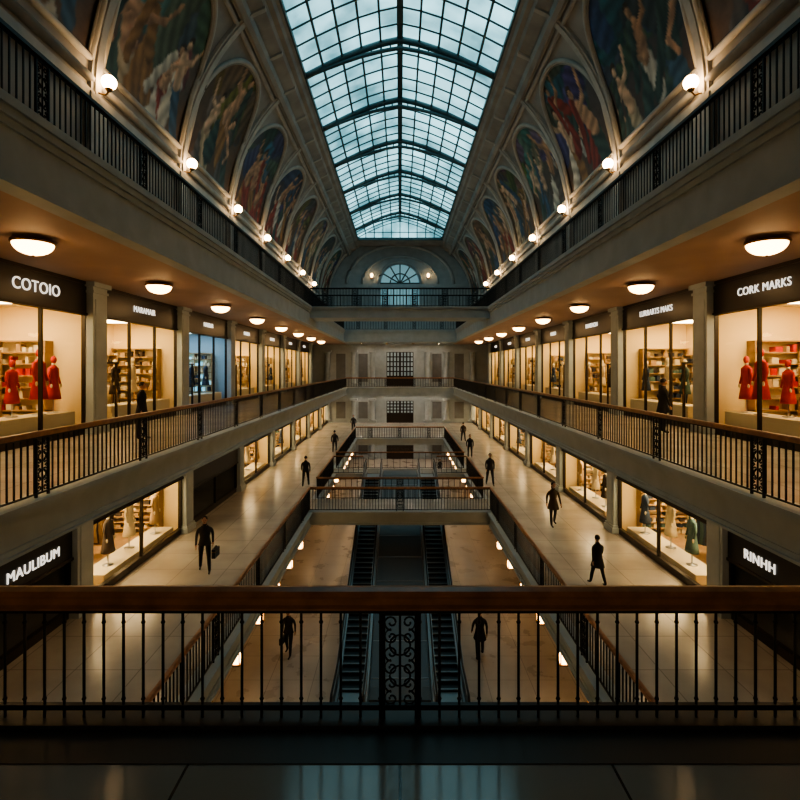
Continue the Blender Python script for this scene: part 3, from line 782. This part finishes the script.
# ------------------------------------------------------------------ people
def person(x, y, zf, heading, phase=1.0, h=1.75, top=DKCLOTH, bot=DKTROUS, coat=0.86, bag=False, walk=True, female=False):
    a = 0.24*phase if walk else 0.05
    hipz = 0.90
    def leg(s, sw, bend):
        hip = Vector((s*0.095,0,hipz))
        k = hip+Vector((s*0.03, math.sin(sw)*0.44, -math.cos(sw)*0.44))
        an = k+Vector((s*0.025, math.sin(sw-bend)*0.40, -math.cos(sw-bend)*0.40))
        return hip,k,an
    def arm(s, sw, bend):
        sh = Vector((s*0.18,0,1.41))
        el = sh+Vector((s*0.045, math.sin(sw)*0.28, -math.cos(sw)*0.28))
        wr = el+Vector((-s*0.0, math.sin(sw+bend)*0.25, -math.cos(sw+bend)*0.25))
        hd = wr+Vector((0, math.sin(sw+bend)*0.08, -math.cos(sw+bend)*0.08))
        return sh,el,wr,hd
    b0 = 0.05 if walk else 0.03; b1 = 0.16 if walk else 0.03
    if a >= 0: Lg = [leg(-1,a,b0), leg(1,-a*0.8,b1)]
    else: Lg = [leg(-1,a*0.8,b1), leg(1,-a,b0)]
    Am = [arm(-1,-a,0.22), arm(1,a if not bag else 0.02,0.25 if not bag else 0.05)]
    mn = min(Lg[0][2].z, Lg[1][2].z); dz = 0.075-mn
    V=[]; Rr=[]; E=[]
    def ad(p, r, par=None):
        V.append((p[0],p[1],p[2]+dz)); Rr.append(r); i = len(V)-1
        if par is not None: E.append((par,i))
        return i
    sw_ = 0.92 if female else 1.0
    pel = ad((0,0,0.95),(0.150,0.105)); wa = ad((0,0,1.10),(0.125*sw_,0.095),pel); ch = ad((0,0,1.27),(0.155*sw_,0.11),wa)
    uc = ad((0,0,1.40),(0.13*sw_,0.085),ch); nk = ad((0,0.01,1.50),(0.052,0.055),uc); hb = ad((0,0.02,1.58),(0.05,0.055),nk)
    for q,(hip,k,an) in enumerate(Lg):
        i = ad(hip,(0.092,0.095),pel); m_ = ad((hip+k)/2,(0.080,0.084),i); i = ad(k,(0.060,0.062),m_); m_ = ad(k*0.6+an*0.4,(0.057,0.060),i); i = ad(an,(0.040,0.044),m_)
        he = ad(an+Vector((0,0.05,-0.03)),(0.038,0.034),i); ad(an+Vector((0,0.17,-0.045)),(0.038,0.022),he)
    for (sh,el,wr,hd) in Am:
        i = ad(sh*0.95,(0.062,0.062),uc); m_ = ad((sh+el)/2,(0.050,0.052),i); i = ad(el,(0.041,0.043),m_); i = ad(wr,(0.027,0.030),i); ad(hd,(0.018,0.038),i)
    me = bpy.data.meshes.new('tmp'); me.from_pydata(V,E,[]); o = bpy.data.objects.new('tmp',me); sc.collection.objects.link(o)
    md = o.modifiers.new('s','SKIN'); md.use_smooth_shade = True
    if not me.skin_vertices: me.skin_vertices.new()
    for i,sv in enumerate(me.skin_vertices[0].data): sv.radius = Rr[i]; sv.use_root = (i == 0)
    su = o.modifiers.new('u','SUBSURF'); su.levels = 1; su.render_levels = 1
    dg = bpy.context.evaluated_depsgraph_get(); ev = o.evaluated_get(dg); em = ev.to_mesh()
    b = M(); hands = [Vector((am[3].x,am[3].y,am[3].z+dz)) for am in Am]; wrs = [Vector((am[2].x,am[2].y,am[2].z+dz)) for am in Am]
    groups = {}
    vs = [v.co.copy() for v in em.vertices]
    for p in em.polygons:
        c = p.center
        isarm = abs(c.x) > 0.17 and c.z > 0.7
        if min((c-q).length for q in hands) < 0.075 and c.z < max(w.z for w in wrs): m_ = SKIN
        elif c.z < 0.1: m_ = SHOE
        elif c.z > 1.47+dz: m_ = SKIN
        elif c.z > 0.92+dz or isarm: m_ = top
        else: m_ = bot
        groups.setdefault(m_.name,(m_,[]))[1].append(tuple(p.vertices))
    b.v += [tuple(v) for v in vs]
    for k_,(m_,fl) in groups.items():
        mi = b.m(m_)
        for f in fl: b.f.append(list(f)); b.mi.append(mi); b.sm.append(True)
    ev.to_mesh_clear(); bpy.data.objects.remove(o)
    for q,am in enumerate(Am):
        s = -1 if q == 0 else 1
        d = (am[3]-am[2]).normalized(); base_ = Vector((am[3].x,am[3].y,am[3].z+dz))+d*0.015
        for i,L in enumerate((0.062,0.070,0.066,0.052)):
            o_ = base_+Vector((0,0.030-0.019*i,0)); p1 = o_+d*L*0.5; p2 = p1+d*L*0.4+Vector((-s*0.016,0.004,0))
            b.tube([o_-d*0.02,o_,p1,p2],[0.009,0.009,0.008,0.006],SKIN,5)
        o_ = base_-d*0.04+Vector((-s*0.006,0.03,0)); b.tube([o_,o_+d*0.025+Vector((-s*0.012,0.02,0)),o_+d*0.05+Vector((-s*0.018,0.024,0))],[0.011,0.009,0.007],SKIN,5)
    hc = Vector((0,0.03,1.645+dz))
    n,mm = 14,12; hv=[]
    for i in range(mm+1):
        t = -math.pi/2+math.pi*i/mm; z = math.sin(t); cr = max(0.02,math.cos(t))
        jaw = 1.0 if z > -0.2 else 1.0+0.35*(z+0.2)
        for k in range(n):
            an_ = 2*math.pi*k/n; px = math.cos(an_)*cr*0.076*jaw; py = math.sin(an_)*cr*0.096*(jaw*0.5+0.5)
            if abs(an_-math.pi/2) < 0.3 and -0.35 < z < 0.1: py += 0.020*(1-abs(z+0.15)/0.3)
            hv.append((hc.x+px,hc.y+py,hc.z+z*0.118))
    b.add(hv,[(i*n+k,i*n+(k+1)%n,(i+1)*n+(k+1)%n,(i+1)*n+k) for i in range(mm) for k in range(n)],SKIN,True)
    b.ell((hc.x,hc.y-0.016,hc.z+0.022),(0.084,0.098,0.108),HAIR,14,8,-0.35 if not female else -0.8,1.0)
    if female: b.ell((hc.x,hc.y-0.05,hc.z-0.06),(0.075,0.055,0.12),HAIR,12,8)
    for s in (-1,1):
        b.ell((hc.x+s*0.078,hc.y,hc.z-0.01),(0.012,0.02,0.03),SKIN,6,5)
        b.ell((hc.x+s*0.03,hc.y+0.086,hc.z+0.005),(0.012,0.008,0.007),HAIR,6,4)
    b.box(hc.x-0.022,hc.x+0.022,hc.y+0.078,hc.y+0.086,hc.z-0.062,hc.z-0.056,BRCLOTH)
    cz = coat
    fl_ = 0.03 if cz > 0.8 else 0.055
    b.rings((0,0,dz),[(cz,0.165+fl_,0.125+fl_*1.2+(0.05 if walk and cz<0.8 else 0)),(0.95,0.168,0.13),(1.10,0.14*sw_,0.112),(1.27,0.172*sw_,0.128),(1.38,0.165*sw_,0.112),(1.46,0.09,0.075),(1.49,0.062,0.066)],top,16,cap=False)
    b.rings((0,0.012,dz),[(1.45,0.065,0.068),(1.52,0.066,0.07),(1.52,0.058,0.06)],top,12,cap=False)
    if bag:
        hd = hands[1]
        b.box(hd.x-0.05,hd.x+0.05,hd.y-0.17,hd.y+0.17,hd.z-0.38,hd.z-0.14,SHOE)
        b.tube([(hd.x,hd.y-0.1,hd.z-0.14),(hd.x,hd.y-0.05,hd.z-0.05),(hd.x,hd.y+0.05,hd.z-0.05),(hd.x,hd.y+0.1,hd.z-0.14)],0.009,SHOE,5)
    ob = b.obj('person', None, (x,y,zf+OZ))
    zmin = min(v[2] for v in b.v)
    s_ = h/1.77
    ob.scale = (s_*1.06,s_*1.06,s_); ob.rotation_euler = (0,0,heading); ob.location.z = zf+OZ-zmin*s_
    return ob
PI = math.pi
person(-6.25,16.65,ZL,PI*1.08,1,1.78)
bag_holder = person
person(-5.18,28.6,ZL,0.1,-1,1.68)
person(-5.0,39.8,ZL,0,1,1.75)
person(-4.75,53.0,ZL,PI,1,1.75)
person(6.33,21.5,ZL,PI*1.05,-1,1.80,top=BRCLOTH,coat=0.68,female=True)
person(5.93,15.6,ZL,0.25,1,1.50,coat=0.66)
person(5.0,28.9,ZL,PI,1,1.78)
person(5.06,37.6,ZL,PI,-1,1.72)
person(5.6,46.0,ZL,0,1,1.72,top=BRCLOTH)
person(-4.2,19.6,ZB,PI*0.92,1,1.74,bag=True)
person(2.98,19.4,ZB,0.15,-1,1.82,coat=0.7)
person(4.0,52.0,ZB,PI,1,1.72)
person(-7.8,15.7,ZM,-PI/2,1,1.72,walk=False,coat=0.7)
person(8.75,17.3,ZM,-PI/2,1,1.80,walk=False,coat=0.65,top=DKCLOTH)
# briefcase standing beside the first walker's hand is carried by him: built as its own object
b = M()
b.box(-0.06,0.06,-0.2,0.2,0,0.28,SHOE); b.box(-0.065,0.065,-0.205,0.205,0.19,0.205,BRASS)
b.tube([(0,-0.07,0.28),(0,-0.06,0.34),(0,0.06,0.34),(0,0.07,0.28)],0.012,SHOE,6)
b.obj('briefcase', None, (-5.93,16.72,ZL+OZ+0.44))

# ------------------------------------------------------------------ world & camera
w = bpy.data.worlds.new('World'); sc.world = w; w.use_nodes = True
bg = w.node_tree.nodes['Background']
bg.inputs['Color'].default_value = (0.2,0.32,0.36,1); bg.inputs['Strength'].default_value = 0.1
cam = bpy.data.cameras.new('camera'); co = bpy.data.objects.new('camera', cam); sc.collection.objects.link(co)
co.location = (0,0,OZ); co.rotation_euler = (PI/2,0,0)
cam.sensor_width = 36; cam.lens = F/800*36; cam.shift_y = -32/800; cam.clip_end = 300; cam.clip_start = 0.05
sc.camera = co
try:
    sc.view_settings.view_transform = 'AgX'; sc.view_settings.look = 'AgX - Medium High Contrast'
except Exception: pass
sc.view_settings.exposure = 0.5
